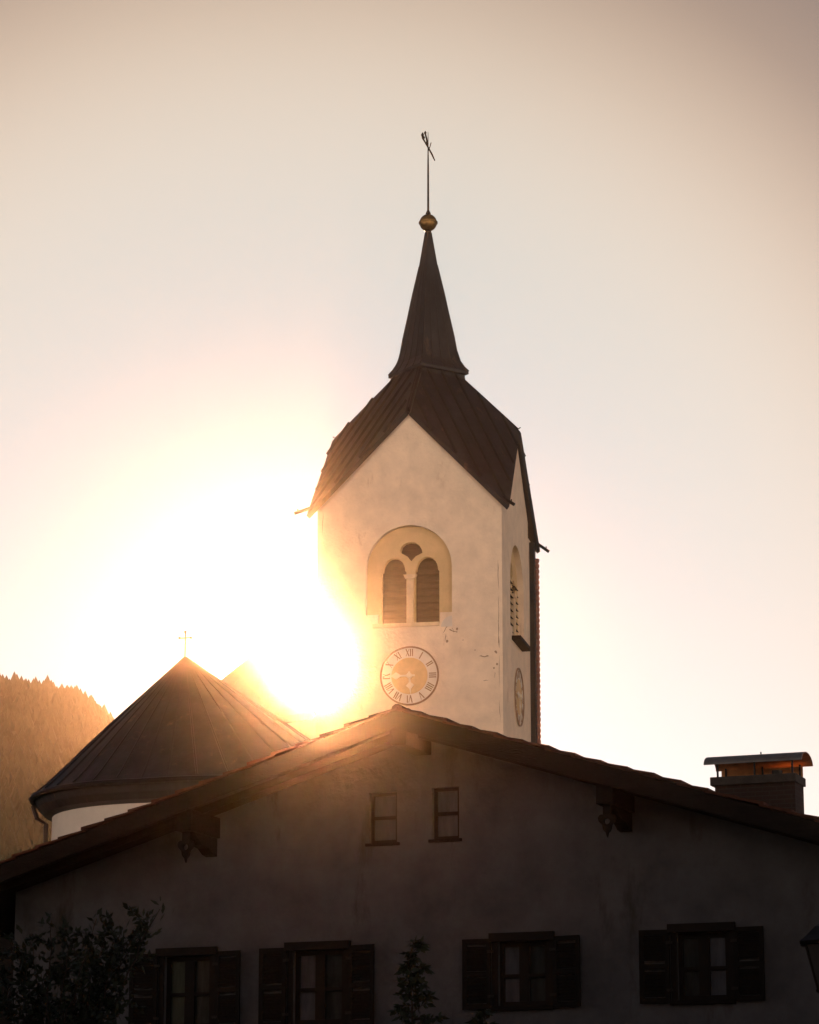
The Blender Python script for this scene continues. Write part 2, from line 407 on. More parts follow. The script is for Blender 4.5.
mb.tube([vp(427.8, 136.5, -.35), vp(428.6, 141, -.2), vp(428.2, 146, 0)], .03, 6)
mb.tube([vp(431, 141, .2), vp(430.4, 146, .1), vp(429, 151, 0)], .018, 6)
for px, py, r_ in ((425.2, 138, .085), (428, 136.6, .08), (426, 141.2, .10)):
    c = vp(px, py, -.35); mb.tube([c - Vector((.0, .02, r_)), c, c + Vector((0, .02, r_))], [.01, r_ * .62, .01], 8)
mb.build('weather_vane', M['black'], spire, smooth=False)
# water spouts at the eave corners
for (sx, sy, L, dd) in ((-1, -1, .66, (-1, -.4, -.42)), (1, -1, .42, (1, -.3, -.75)), (1, 1, .62, (1, .3, -.72)), (-1, 1, .5, (-1, .6, -.5))):
    b = Vector((sx * (H + .12), H + sy * (H + .12), ze + .02)); d = Vector(dd).normalized()
    mb = MB(); mb.tube([b - d * .2, b + d * L], .055, 8); mb.tube([b + d * (L - .12), b + d * (L - .12) + Vector((0, 0, .12))], .02, 6)
    mb.build('water_spout', M['black'], church)
# downpipe with its clay collar chain on the far right corner
mb = MB(); mb.box(H + .002, H + .17, W - .30, W + .05, 0, ze - .10); mb.build('corner_board', M['black'], church)
mb = MB(); 
z = 0; prf = []
while z < ze - .7: prf += [(.05, z), (.075, z + .03), (.075, z + .12), (.05, z + .15)]; z += .19
mb.lathe(prf, 10, (H + .232, W - .02)); mb.build('downpipe', M['pink_tile'], church)

# apse: round wall under a half-cone roof
A_Y = 86.0
ap = at(185, 657, A_Y); ev = at(35, 799, A_Y)
Ra = ap.x - ev.x
def to_local(p): d = Vector((p.x, p.y, 0)) - T.o; return Vector((d.dot(T.u), d.dot(T.v), p.z))
al = to_local(ap); zev = ev.z
def rf(t):
    c = math.cos(t + TPHI * 0); k = max(0, math.cos(t)); return 1 + .42 * k ** 1.2
mb = MB(); N = 72
prof_a = [(Ra * .88, zev - .62), (Ra * .93, zev - .54), (Ra * .97, zev - .36), (Ra * .995, zev - .12), (Ra, zev), (Ra * .955, zev + .16), (Ra * .90, zev + .38), (Ra * .55, zev + (ap.z - zev) * .452), (.05, ap.z)]
mb.lathe(prof_a, N, (al.x, al.y), rf=rf)
ar = mb.build('apse_roof', M['metal_roof'], church, smooth=False)
mb = MB()
for i in range(0, N, 2):
    t = i * 2 * math.pi / N
    pts = [Vector((al.x + r_ * rf(t) * math.cos(t), al.y + r_ * rf(t) * math.sin(t), z_ + .02)) for r_, z_ in prof_a[4:-1]] + [Vector((al.x, al.y, ap.z + .02))]
    mb.tube(pts, [.035] * (len(pts) - 1) + [.01], 5, caps=False)
mb.build('roof_seam', M['seam'], ar)
mb = MB(); n = 72; pts = []
for i in range(n + 1):
    t = i * 2 * math.pi / n; pts.append((al.x + (Ra * 1.015) * rf(t) * math.cos(t), al.y + Ra * 1.015 * rf(t) * math.sin(t), zev - .10))
mb.tube(pts, .085, 8, caps=False); mb.build('gutter', M['black'], ar)
mb = MB(); mb.lathe([(Ra * .88 - .02, 0), (Ra * .88 - .02, zev - .6)], N, (al.x, al.y), rf=rf); mb.build('apse_wall', M['white_plaster'], church)
g = to_local(at(33, 806, A_Y)); g2 = to_local(at(46, 824, A_Y))
mb = MB(); mb.tube([(g.x, g.y, g.z), (g.x + .12, g.y, g.z - .35), (g2.x, g2.y, g2.z), (g2.x, g2.y, 0)], .07, 8); mb.build('downpipe', M['black'], church)
mb = MB(); cz0 = ap.z - .1; ct = at(185, 632, A_Y).z; cm = at(185, 638, A_Y).z
mb.tube([(al.x, al.y, cz0), (al.x, al.y, ct)], .028, 6); mb.tube([(al.x - .17, al.y, cm), (al.x + .17, al.y, cm)], .026, 6)
for q in ((al.x - .17, cm), (al.x + .17, cm), (al.x, ct)): mb.box(q[0] - .035, q[0] + .035, al.y - .035, al.y + .035, q[1] - .035, q[1] + .035)
mb.build('cross', M['black'], church)

# nave roof behind the apse; its ridge runs away from the camera
NV = -1.5
na = tp(265, 645, NV + 2.2); nl = tp(150, 744, NV); nr = tp(318, 714, NV)
def nroof(v0, v1, th=.25):
    mb = MB()
    for (e0) in (nl, nr):
        e0 = (e0[0], e0[1])
        mb.hexa([(na[0], v0, na[1] - th), (e0[0], v0, e0[1] - th), (e0[0], v1, e0[1] - th), (na[0], v1, na[1] - th),
                 (na[0], v0, na[1]), (e0[0], v0, e0[1]), (e0[0], v1, e0[1]), (na[0], v1, na[1])])
    return mb
mb = nroof(NV + 2.2, NV + 14)
mb.hexa([(nl[0], NV - .6, nl[1] - .25), (nr[0], NV - .6, nr[1] - .25), (na[0] + .01, NV + 2.2, na[1] - .25), (na[0] - .01, NV + 2.2, na[1] - .25), (nl[0], NV - .6, nl[1]), (nr[0], NV - .6, nr[1]), (na[0] + .01, NV + 2.2, na[1]), (na[0] - .01, NV + 2.2, na[1])])
nrf = mb.build('nave_roof', M['metal_roof'], church)
mb = MB(); mb.prism([(nl[0] + .3, 0), (nr[0] - .1, 0), (nr[0] - .1, nr[1] - .3), (na[0], na[1] - .27), (nl[0] + .3, nl[1] - .1)], [], tw, NV + 2.6, NV + 13.6); mb.build('nave_wall', M['white_plaster'], church)
mb = MB()
for k in range(16):
    v = NV + 2.4 + k * .75
    for e0 in (nl, nr): mb.tube([(na[0], v, na[1] + .02), (e0[0], v, e0[1] + .02)], .03, 5)
mb.build('standing_seam', M['seam'], nrf)

# ------------------------------------------------------------------ HOUSE
HPHI = R(21.0)
Hf = Frame(0, 48, HPHI)
VO = -1.25
hp = Hf.pix
A = hp(395, 706, VO); Lp = hp(0, 860, VO); Rp = hp(819, 818, VO)
sL = (A[1] - Lp[1]) / (A[0] - Lp[0]); sR = (A[1] - Rp[1]) / (Rp[0] - A[0])
print('slopes', sL, sR, 'W', W, 'ze', ze, 'zg', zg)
au, az = A
wl = hp(14, 950, 0)[0]; wr_ = au + (au - wl)
house = empty('gabled_house', Hf.o, -HPHI, 'dark alpine house with low gable roof, shuttered windows and brick chimney', 'house')
DEP = 15.0; RT = .26
def rz(u, dz=0): return az - (au - u) * sL + dz if u < au else az - (u - au) * sR + dz
# windows, measured in the photograph: (x0,x1,y0,y1) of the framed opening
big = [((164, 211), (956, 1028)), ((293, 344), (950, 1024)), ((498, 548), (941, 1006)), ((677, 729), (932, 1000))]
small = [((369, 397), (792, 843)), ((432, 459), (787, 839))]
def rect(xs, ys):
    ym = (ys[0] + ys[1]) / 2; xm = (xs[0] + xs[1]) / 2
    return hp(xs[0], ym)[0], hp(xs[1], ym)[0], hp(xm, ys[1])[1], hp(xm, ys[0])[1]
wins = [rect(*b) for b in big]; smalls = [rect(*b) for b in small]
zl = wins[3][2]; 
holes = [[(a, c), (b, c), (b, d), (a, d)] for a, b, c, d in wins + smalls]
wall = [(wl, -.2), (wr_, -.2), (wr_, rz(wr_, -RT - .02)), (au, az - RT - .02), (wl, rz(wl, -RT - .02))]
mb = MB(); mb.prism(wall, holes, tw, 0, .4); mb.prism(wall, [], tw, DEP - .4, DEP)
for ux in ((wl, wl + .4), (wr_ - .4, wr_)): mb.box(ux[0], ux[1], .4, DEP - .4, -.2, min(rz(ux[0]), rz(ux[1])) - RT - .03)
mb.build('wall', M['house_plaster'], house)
# roof: boarded slab plus stepped tile courses
mb = MB(); eL = wl - 1.6; eR = wr_ + 1.6
for e0 in (eL, eR):
    p = [(au, az - RT), (e0, rz(e0) - RT), (e0, rz(e0) - .06), (au, az - .06)]
    mb.prism(p, [], tw, VO + .05, DEP + 1)
hr = mb.build('roof', M['wood'], house)
def courses(sgn):
    mb = MB(); s = sL if sgn < 0 else sR; L = (au - eL) if sgn < 0 else (eR - au)
    st = .42; n = int(L / st) + 1
    ndep = 12
    for i in range(n):
        for k in range(ndep):
            v0 = VO + (DEP + 2.25 - 0) * k / ndep; v1 = VO + (DEP + 2.25) * (k + 1) / ndep
            d0 = i * st - .04; d1 = (i + 1) * st + .03
            j = random.uniform(-.012, .012) if k == 0 else 0
            lift0 = -.03 + j; lift1 = .018 + j
            u0 = au + sgn * d0; u1 = au + sgn * d1
            z0 = az - d0 * s; z1 = az - d1 * s
            mb.hexa([(u0, v0, z0 + lift0 - .03), (u1, v0, z1 + lift1 - .05), (u1, v1, z1 + lift1 - .05), (u0, v1, z0 + lift0 - .03),
                     (u0, v0, z0 + lift0), (u1, v0, z1 + lift1), (u1, v1, z1 + lift1), (u0, v1, z0 + lift0)])
    return mb
for sg in (-1, 1): courses(sg).build('roof_tiles', M['tile'], hr)
mb = MB()
for k in range(40):
    v0 = VO - .02 + k * .42; mb.tube([(au, v0 + .1, az - .05), (au, v0 + .55, az - .05)], [.10, .09], 10)
mb.build('ridge_tiles', M['tile'], hr)
# verge boards (one each side)
for e0 in (eL, eR):
    mb = MB(); mb.prism([(au, az - .09), (e0, rz(e0) - .09), (e0, rz(e0) - .36), (au, az - .36)], [], tw, VO - .0, VO + .045); mb.build('verge_board', M['wood'], hr)
# purlins with carved brackets
def purlin(u, name='purlin', carved=True):
    zt = rz(u) - RT - .004
    sl = 0 if abs(u - au) < .01 else 0
    mb = MB(); dz = .14 * (sL if u < au else sR) if abs(u-au)>.01 else .0
    mb.box(u - .14, u + .14, VO + .12, .8, zt - dz - .34, zt - dz - .0); p = mb.build(name, M['wood'], house, bevel=.01)
    if not carved: return
    z = zt - dz - .34
    mb = MB(); mb.prism([(VO + .30, z - .003), (0 - .003, z - .003), (0 - .003, z - .30), (-.18, z - .28), (-.36, z - .20), (-.62, z - .17), (-.80, z - .08)], [], lambda a, b, d: (u - .10 + d, a, b), 0, .20)
    mb.build('bracket', M['wood'], p, bevel=.01)
    # pendant: carved clover drop hanging off the purlin head
    mb = MB(); v = VO + .22; zz = z - .004; cl = []
    for i in range(40):
        t = i * 2 * math.pi / 40; r = .105 * (1 + .28 * math.cos(3 * (t + math.pi / 2)))
        cl.append((u + r * 1.15 * math.cos(t) , zz - .26 + r * 1.25 * math.sin(t)))
    hl = [(u + .05 * math.cos(i * math.pi / 6), zz - .25 + .05 * math.sin(i * math.pi / 6)) for i in range(12)]
    mb.prism(cl, [hl], tw, v, v + .06)
    mb.box(u - .06, u + .06, v + .002, v + .058, zz - .17, zz)
    mb.prism([(u - .035, zz - .37), (u + .035, zz - .37), (u, zz - .50)], [], tw, v + .003, v + .057)
    mb.build('carved_pendant', M['wood'], p)
uP = hp(606, 800, VO + .2)[0]; uQ = hp(185, 832, VO + .2)[0]
purlin(uP); purlin(uQ); purlin(au, carved=False)
# rafters seen under the verge
for sgn in (-1, 1):
    mb = MB(); s = sL if sgn < 0 else sR; L = (au - eL) if sgn < 0 else (eR - au)
    u1 = au + sgn * L
    mb.prism([(au + sgn * .2, az - RT - .2 * s - .003), (u1, az - RT - L * s - .003), (u1, az - RT - L * s - .12), (au + sgn * .2, az - RT - .2 * s - .12)], [], tw, VO + .5, VO + .62)
    mb.build('rafter', M['wood'], hr)

def window(a, b, c, d, small=False, dim=('pane', 'pane')):
    fw = .055 if small else .075
    mb = MB(); mb.prism([(a + .003, c + .003), (b - .003, c + .003), (b - .003, d - .003), (a + .003, d - .003)], [[(a + fw, c + fw), (b - fw, c + fw), (b - fw, d - fw), (a + fw, d - fw)]], tw, .09, .17)
    w = mb.build('window', M['frame'], house)
    mid = (a + b) / 2
    for x0_, x1_, mm in ((a + fw, mid, M[dim[0]]), (mid, b - fw, M[dim[1]])):
        mb = MB(); mb.box(x0_, x1_, .135, .15, c + fw, d - fw); mb.build('pane', mm, w)
    ww = .035 if small else .085
    zc = c + (d - c) * (.47 if not small else .5)
    mb = MB()
    if not small: mb.box(mid - ww, mid + ww, .075, .13, c + fw, d - fw)
    mb.box(a + fw, b - fw, .082, .133, zc - .028, zc + .028)
    mb.build('glazing_bar', M['frame'], w)
    mb = MB(); mb.box(a - (.05 if small else .10), b + (.05 if small else .10), -.05 if small else -.09, .088, c - (.05 if small else .07), c + .0); mb.build('sill', M['wood'] if not small else M['stone'] and M['wood'], w, bevel=.008)
    return w
for i, (a, b, c, d) in enumerate(wins):
    w = window(a, b, c, d, dim=[('pane_green', 'pane_dim'), ('pane', 'pane_dim'), ('pane', 'pane_dim'), ('pane_dim', 'pane')][i])
    # timber surround and lintel standing proud of the wall
    mb = MB(); t = .09
    mb.prism([(a - t, c - .001), (b + t, c - .001), (b + t, d + .001), (a - t, d + .001)], [[(a + .002, c + .002), (b - .002, c + .002), (b - .002, d - .002), (a + .002, d - .002)]], tw, -.03, -.001)
    mb.build('surround', M['frame'], w)
    mb = MB(); mb.box(a - .12, b + .12, -.10, -.002, d + .002, d + .13); mb.build('lintel', M['frame'], w)
    sw = .47
    for (s0, s1, tilt) in ((a - .10 - sw, a - .10, 1), (b + .10, b + .10 + sw, -1)):
        mb = MB(); z0, z1 = c - .04, d + .05; y0 = -.07; kk = random.uniform(0, .22); hg = s1 if tilt > 0 else s0
        ft = lambda a_, b_, d_: (a_, d_ - kk * abs(a_ - hg), b_)
        mb.prism([(s0, z0), (s1, z0), (s1, z1), (s0, z1)], [[(s0 + .07, z0 + .08), (s1 - .07, z0 + .08), (s1 - .07, z1 - .08), (s0 + .07, z1 - .08)]], ft, y0, y0 + .04)
        mb.prism([(s0 + .07, (z0 + z1) / 2 - .04), (s1 - .07, (z0 + z1) / 2 - .04), (s1 - .07, (z0 + z1) / 2 + .04), (s0 + .07, (z0 + z1) / 2 + .04)], [], ft, y0 + .001, y0 + .039)
        z = z0 + .1
        while z < z1 - .12:
            if abs(z + .03 - (z0 + z1) / 2) > .07:
                mb.hexa([ft(q_[0], q_[2], q_[1]) for q_ in [(s0 + .07, y0 + .004, z), (s1 - .07, y0 + .004, z), (s1 - .07, y0 + .034, z + .045), (s0 + .07, y0 + .034, z + .045),
                         (s0 + .07, y0 + .004, z + .012), (s1 - .07, y0 + .004, z + .012), (s1 - .07, y0 + .034, z + .057), (s0 + .07, y0 + .034, z + .057)]])
            z += .055
        sh = mb.build('shutter', M['shutter'], house)
        for zz in (z0 + .2, z1 - .2):
            mb = MB(); e0 = s1 if tilt > 0 else s0; mb.box(e0 - .05, e0 + .05, y0 - .012, y0 - .001, zz - .02, zz + .02)
            mb.build('hinge', M['black'], sh)
for a, b, c, d in smalls: window(a, b, c, d, small=True, dim=('pane', 'pane'))
# lower-storey openings out of the frame: a plain door is enough from the side
# chimney
CV = 4.6
c0 = hp(715, 790, CV)[0]; c1 = hp(795, 790, CV)[0]; ct_ = hp(752, 784, CV)[1]
cd_ = .62
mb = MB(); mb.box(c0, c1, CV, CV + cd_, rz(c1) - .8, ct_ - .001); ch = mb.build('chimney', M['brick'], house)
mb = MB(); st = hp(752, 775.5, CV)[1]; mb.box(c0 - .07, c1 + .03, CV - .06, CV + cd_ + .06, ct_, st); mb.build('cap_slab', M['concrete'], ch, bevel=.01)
hb = hp(752, 762, CV)[1]; ht = hp(752, 752.5, CV)[1]; hrz = ht - hb
x0h = hp(705, 760, CV)[0]; x1h = hp(803, 760, CV)[0]
def hood(r0, r1):
    mb = MB(); n = 20; vc = CV + cd_ / 2; rv = cd_ / 2 + .10
    o = [(vc - rv * math.cos(t * math.pi / n) * r1, hb - .02 + (hrz + .02) * math.sin(t * math.pi / n) * (1 + (r1 - 1) )) for t in range(n + 1)]
    i = [(vc - rv * math.cos(t * math.pi / n) * r0, hb - .02 + (hrz + .02) * math.sin(t * math.pi / n) * r0 - .0) for t in range(n, -1, -1)]
    mb.prism(o + i, [], lambda a, b, d: (d, a, b), x0h, x1h); return mb
hood(.965, 1.0).build('hood', M['lead'], ch)
hood(.93, .963).build('hood_lining', M['copper'], ch)
vb = CV + cd_ + .0
mb = MB(); mb.box(c0 - .04, c1 + .0, vb - .02, vb - .005, st + .001, hb - .03); mb.build('baffle', M['copper'], ch)
for x in (c0 + .03, (c0 + c1) / 2 - .02, c1 - .06):
    mb = MB(); mb.box(x, x + .03, CV + .02, CV + .05, st, hb); mb.build('hood_post', M['black'], ch); mb = MB(); mb.box(x, x + .03, vb - .055, vb - .025, st, hb); mb.build('hood_post', M['black'], ch)
mb = MB(); mb.tube([((x0h + x1h) / 2 + .05, CV + cd_ / 2, ht - .01), ((x0h + x1h) / 2 + .05, CV + cd_ / 2, ht + .05)], .012, 6); mb.build('hood_finial', M['black'], ch); mb = MB(); mb.tube([(c1-.35, CV+.2, st), (c1-.35, CV+.2, st+.09)], .09, 10); mb.build('flue_pot', M['black'], ch)

# ------------------------------------------------------------------ dark timber barn showing at the left edge
bo = at(-60, 960, 62)
barn = empty('timber_barn', (bo.x - 1.4, bo.y, 0), -HPHI, 'dark timber barn just showing at the left edge beyond the house corner', 'barn')
mb = MB(); bw = 4.2; bh = 9.4
mb.prism([(-bw, 0), (bw, 0), (bw, bh - 1.3), (0, bh), (-bw, bh - 1.3)], [], tw, 0, 9)
mb.build('wall', M['wood'], barn)
mb = MB()
for sg in (-1, 1): mb.prism([(0, bh + .02), (sg * (bw + .6), bh - 1.3 - .17), (sg * (bw + .6), bh - 1.3 + .05), (0, bh + .24)], [], tw, -.6, 9.6)
mb.build('roof', M['tile'], barn)

# ------------------------------------------------------------------ street lantern at the right edge
ly = 30.0
lt = at(829, 925, ly); lb = at(829, 985, ly); m_px = ly / (F * .97)
lamp = empty('street_lamp', (lt.x, lt.y, 0), R(20), 'black street lantern with tapered glass cage cut by the right edge of the photo', 'street lamp')
zt, zbm = at(829, 942, ly).z, at(829, 990, ly).z
def sq(r, z): return [(r, r, z), (-r, r, z), (-r, -r, z), (r, -r, z)]
mb = MB(); r1, r0 = 26 * m_px, 14 * m_px
top = at(829, 926, ly).z
mb.lathe([(r1 * 1.22, zt - .03), (r1 * 1.25, zt + .0), (r1 * .95, zt + .06), (r1 * .6, zt + .15), (r1 * .3, top + .03), (r1 * .2, top + .08), (.02, top + .18)], 6, (0, 0)); mb.build('lamp_hood', M['black'], lamp)
mb = MB()
for k in range(6):
    t = k * math.pi / 3; mb.tube([(r1 * math.cos(t), r1 * math.sin(t), zt - .03), (r0 * math.cos(t), r0 * math.sin(t), zbm)], .012, 6)
mb.lathe([(r0 * .7, zbm - .05), (r0 * 1.15, zbm - .02), (r0 * 1.15, zbm)], 6, (0, 0)); mb.build('lamp_cage', M['black'], lamp)
mb = MB(); mb.lathe([(r0 * .92, zbm + .004), (r1 * .93, zt - .034)], 6, (0, 0)); mb.build('lamp_glass', M['lamp_glass'], lamp)
mb = MB(); mb.lathe([(.14, 0), (.14, .35), (.07, .5), (.05, zbm - .3), (.08, zbm - .25), (.03, zbm - .052)], 16, (0, 0)); mb.build('post', M['black'], lamp, smooth=True)

# ------------------------------------------------------------------ plants
def leaf(mb, p, d, L, w):
    d = d.normalized(); s = d.cross(Vector((random.uniform(-1, 1), random.uniform(-1, 1), random.uniform(.2, 1)))).normalized() * w / 2
    mb.face([p, p + d * L * .45 + s, p + d * L, p + d * L * .45 - s])
def rnd(a=1): return Vector((random.gauss(0, a), random.gauss(0, a), random.gauss(0, a)))
def twig(sb, lb, p, d, L, r, n, leafL, droop=0, dens=3):
    pts = [p.copy()]; d = d.normalized()
    for i in range(n):
        d = (d + rnd(.14) + Vector((0, 0, -droop))).normalized(); pts.append(pts[-1] + d * L / n)
        for k in range(dens):
            q = pts[-2].lerp(pts[-1], random.random()); leaf(lb, q, d * .6 + rnd(.7), leafL * random.uniform(.6, 1.2), leafL * random.uniform(.35, .55))
    leaf(lb, pts[-1], d, leafL, leafL * .5)
    sb.tube(pts, [r * (1 - .8 * i / n) for i in range(n + 1)], 5)
    return pts
# big shrub, lower left: arching canes from the ground in front of the house
sy = 40.0
sh0 = at(60, 1000, sy)
shrub = empty('shrub', (sh0.x, sy, 0), 0, 'large dark leafy shrub reaching up the house wall at the lower left', 'shrub')
sb, lb = MB(), MB()
def to_s(px, py, Y=sy): p = at(px, py, Y); return Vector((p.x - sh0.x, p.y - sy, p.z))
tops = [(160, 905), (150, 922), (135, 925), (140, 925), (120, 930), (100, 935), (96, 912), (70, 940), (50, 915), (30, 935), (62, 925), (20, 960), (110, 985), (85, 960), (40, 970), (5, 985), (10, 930), (75, 990), (120, 1010), (50, 1000), (25, 1005), (-10, 950), (100, 1015), (90, 945), (112, 950)]
for k, (px, py) in enumerate(tops):
    tip = to_s(px, py + 4, sy + random.uniform(-1.0, 1.0)); base = Vector((random.uniform(-.5, .5), random.uniform(-.4, .4), 0))
    mid = base.lerp(tip, .5) + Vector((-.45 * (tip.x), 0, .9 + .4 * abs(tip.x))); n = 22; pts = []
    for i in range(n + 1):
        t = i / n; pts.append((base * (1 - t) ** 2 + mid * 2 * t * (1 - t) + tip * t * t) + rnd(.015))
    sb.tube(pts, [.035 * (1 - .85 * i / n) for i in range(n + 1)], 5)
    for i in range(7, n + 1):
        d = (pts[i] - pts[i - 1])
        for q in range(8 if i > n - 7 else 4): leaf(lb, pts[i] + rnd(.06), d.normalized() * .5 + rnd(.7), random.uniform(.08, .16), random.uniform(.04, .07))
        if i % 2 == 0 and i < n - 1: twig(sb, lb, pts[i], d.normalized() * .5 + rnd(.6), random.uniform(.35, .85), .008, 6, .12, .06, 6)
sb.build('stems', M['bark'], shrub); lb.build('leaves', M['leaf'], shrub)

# slim climbing plant between the second and third windows
def slim(name, label, px, ptop, pw, Y, seed, mt, cat='plant'):
    random.seed(seed)
    o = at(px, 1000, Y); e0 = empty(name, (o.x, Y, 0), 0, label, cat); zt = at(px, ptop, Y).z; w = pw / 2 * Y / (F * .97)
    sb, lb = MB(), MB(); zs = at(px, 1100, Y).z
    pts = [Vector((0, 0, zt * i / 20)) + (Vector((random.gauss(0, .03), random.gauss(0, .03), 0)) if i > 1 else Vector((0, 0, 0))) for i in range(21)]
    sb.tube(pts, [.04 * (1 - .8 * i / 20) for i in range(21)], 6)
    z = 0.6
    while z < zt:
        t = (zt - z) / max(.1, zt - zs); r = w * min(1, .25 + 1.1 * t)
        for k in range(3 if t > .15 else 2):
            a = random.uniform(0, 6.28); d = Vector((math.cos(a), math.sin(a) * .8, random.uniform(.1, .7))); b = Vector((0, 0, z))
            L = r * random.uniform(.5, 1.15)
            tp_ = twig(sb, lb, b, d, L, .01, 4, .13, .10, 3)
            for q in range(4):       # drooping leaf tuft at the tip
                a2 = random.uniform(0, 6.28); leaf(lb, tp_[-1], Vector((math.cos(a2), math.sin(a2), random.uniform(-.9, .1))), .17, .07)
        z += .11
    for q in range(7): a2 = q * .9; leaf(lb, Vector((0, 0, zt)), Vector((math.cos(a2), math.sin(a2), random.uniform(-.6, .5))), .18, .07)
    sb.build('stem', M['bark'], e0); lb.build('leaves', mt, e0); return e0
slim('climbing_plant', 'slim leafy plant climbing the house wall between the second and third shuttered windows', 413, 942, 62, 44.5, 3, M['leaf'])
slim('bushy_plant', 'low bushy plant rising just under the third shuttered window', 484, 1012, 50, 43, 9, M['leaf'])
random.seed(21)

# ------------------------------------------------------------------ houses added out of view, beside and behind the camera, to shade the house front
def side_house(x, y, rot, w, dpt, h, label, colr):
    e0 = empty('shade_house', (x, y, 0), rot, label, 'house', 'added houses that shade the house front')
    rise = w * .5 * .42
    zs = []
    hl = []
    nx = int(w / 2.8)
    for fl in range(int(h / 3)):
        for k in range(nx):
            u = -w / 2 + (k + .5) * w / nx; hl.append((u - .5, u + .5, 1.0 + fl * 3, 2.3 + fl * 3))
    mb = MB(); mb.prism([(-w / 2, -.1), (w / 2, -.1), (w / 2, h), (0, h + rise), (-w / 2, h)], [[(a, c), (b, c), (b, d), (a, d)] for a, b, c, d in hl], tw, 0, .35)
    mb.prism([(-w / 2, -.1), (w / 2, -.1), (w / 2, h), (0, h + rise), (-w / 2, h)], [], tw, dpt - .35, dpt)
    mb.box(-w / 2, -w / 2 + .35, .35, dpt - .35, -.1, h); mb.box(w / 2 - .35, w / 2, .35, dpt - .35, -.1, h)
    mb.build('wall', colr, e0)
    mb = MB()
    for sg in (-1, 1): mb.prism([(0, h + rise + .02), (sg * (w / 2 + .9), h - .36), (sg * (w / 2 + .9), h - .12), (0, h + rise + .28)], [], tw, -1, dpt + 1)
    mb.build('roof', M['tile'], e0)
    for a, b, c, d in hl:
        mb = MB(); mb.prism([(a + .002, c + .002), (b - .002, c + .002), (b - .002, d - .002), (a + .002, d - .002)], [[(a + .08, c + .08), (b - .08, c + .08), (b - .08, d - .08), (a + .08, d - .08)]], tw, .1, .17)
        mb.box((a + b) / 2 - .04, (a + b) / 2 + .04, .102, .168, c + .08, d - .08)
        f = mb.build('window', M['frame'], e0); mb = MB(); mb.box(a + .08, b - .08, .13, .14, c + .08, d - .08); mb.build('pane', M['pane_dim'], f)
SP = M['house_plaster']
side_house(-13.5, 30, R(90), 17, 11, 10.5, 'tall plastered house on the left of the street, unseen, added to shade the house front', SP)
side_house(14.5, 26, R(-90), 17, 11, 10.5, 'tall plastered house on the right of the street, unseen, added to shade the house front', SP)
side_house(-14.0, 8, R(90), 18, 11, 11, 'unseen house on the left beside the camera, added to shade the house front', SP)
side_house(14.5, 6, R(-90), 18, 11, 11, 'unseen house on the right beside the camera, added to shade the house front', SP)
side_house(0, -12, R(180), 30, 12, 15, 'broad unseen house behind the camera, added to shade the house front', SP)

# ------------------------------------------------------------------ ground, street, hillside
mb = MB(); mb.face([(-295, -75, 0), (295, -75, 0), (295, 292, 0), (-295, 292, 0)]); struct(mb.build('ground', M['grass']))
mb = MB(); mb.box(-7, 7, -11, 42, -.1, .006); struct(mb.build('street', M['asphalt']))
HY = 260.0
sil = [(-1500, 560), (-700, 610), (-300, 645), (-100, 672), (-30, 680), (0, 683), (25, 687), (45, 688), (70, 694), (85, 698), (95, 705), (105, 715), (118, 725), (140, 740), (180, 765), (260, 810), (420, 900), (700, 1040), (900, 1150)]
HB = 150.0
def sz(x):
    px = CX + x / HY * F * math.cos(PITCH)
    for (a, ya), (b, yb) in zip(sil, sil[1:]):
        if a <= px <= b:
            return at(px, ya + (yb - ya) * (px - a) / (b - a), HY).z + .6
    return 0
def hz(x, y):
    t = min(1, max(0, (y - HB + 10) / (HY - HB + 10))); t = t * t * (3 - 2 * t) * .2 + t * .8
    if y > HY: t = 1 - (y - HY) / 60 * .6
    return max(-2, sz(x) * t) 
mb = MB(); xs = [-240 + i * 5 for i in range(62)]; ys = [HB - 10 + j * 4.5 for j in range(34)]
vs = [[mb.bm.verts.new((x, y, hz(x, y) - .5)) for y in ys] for x in xs]
for i in range(len(xs) - 1):
    for j in range(len(ys) - 1): mb.bm.faces.new([vs[i][j], vs[i + 1][j], vs[i + 1][j + 1], vs[i][j + 1]])
struct(mb.build('hillside', M['forest'], smooth=True))
mb = MB(); n = 0
for k in range(26000):
    y = HB + (HY + 8 - HB) * random.random() ** .6; x = random.uniform(-110, 10)
    z = hz(x, y)
    if z < 1: continue
    h = random.uniform(1.15, 1.6) if random.random() < .9 else random.uniform(1.6, 1.95); r = h * .45; a0 = random.uniform(0, 6)
    base = [mb.bm.verts.new((x + r * math.cos(a0 + q * 1.2566), y + r * math.sin(a0 + q * 1.2566), z - .9)) for q in range(5)]; tpv = mb.bm.verts.new((x, y, z + h - 1.0))
    for q in range(5): mb.bm.faces.new([base[q], base[(q + 1) % 5], tpv])
me_f = mb
bm = mb.bm; me = bpy.data.meshes.new('forest'); bm.to_mesh(me); bm.free(); me.materials.append(M['forest'])
fo = bpy.data.objects.new('forest', me); COL.objects.link(fo); fo['kind'] = 'stuff'; fo['label'] = 'spruce forest covering the hazy hillside at the left'; fo['category'] = 'forest'

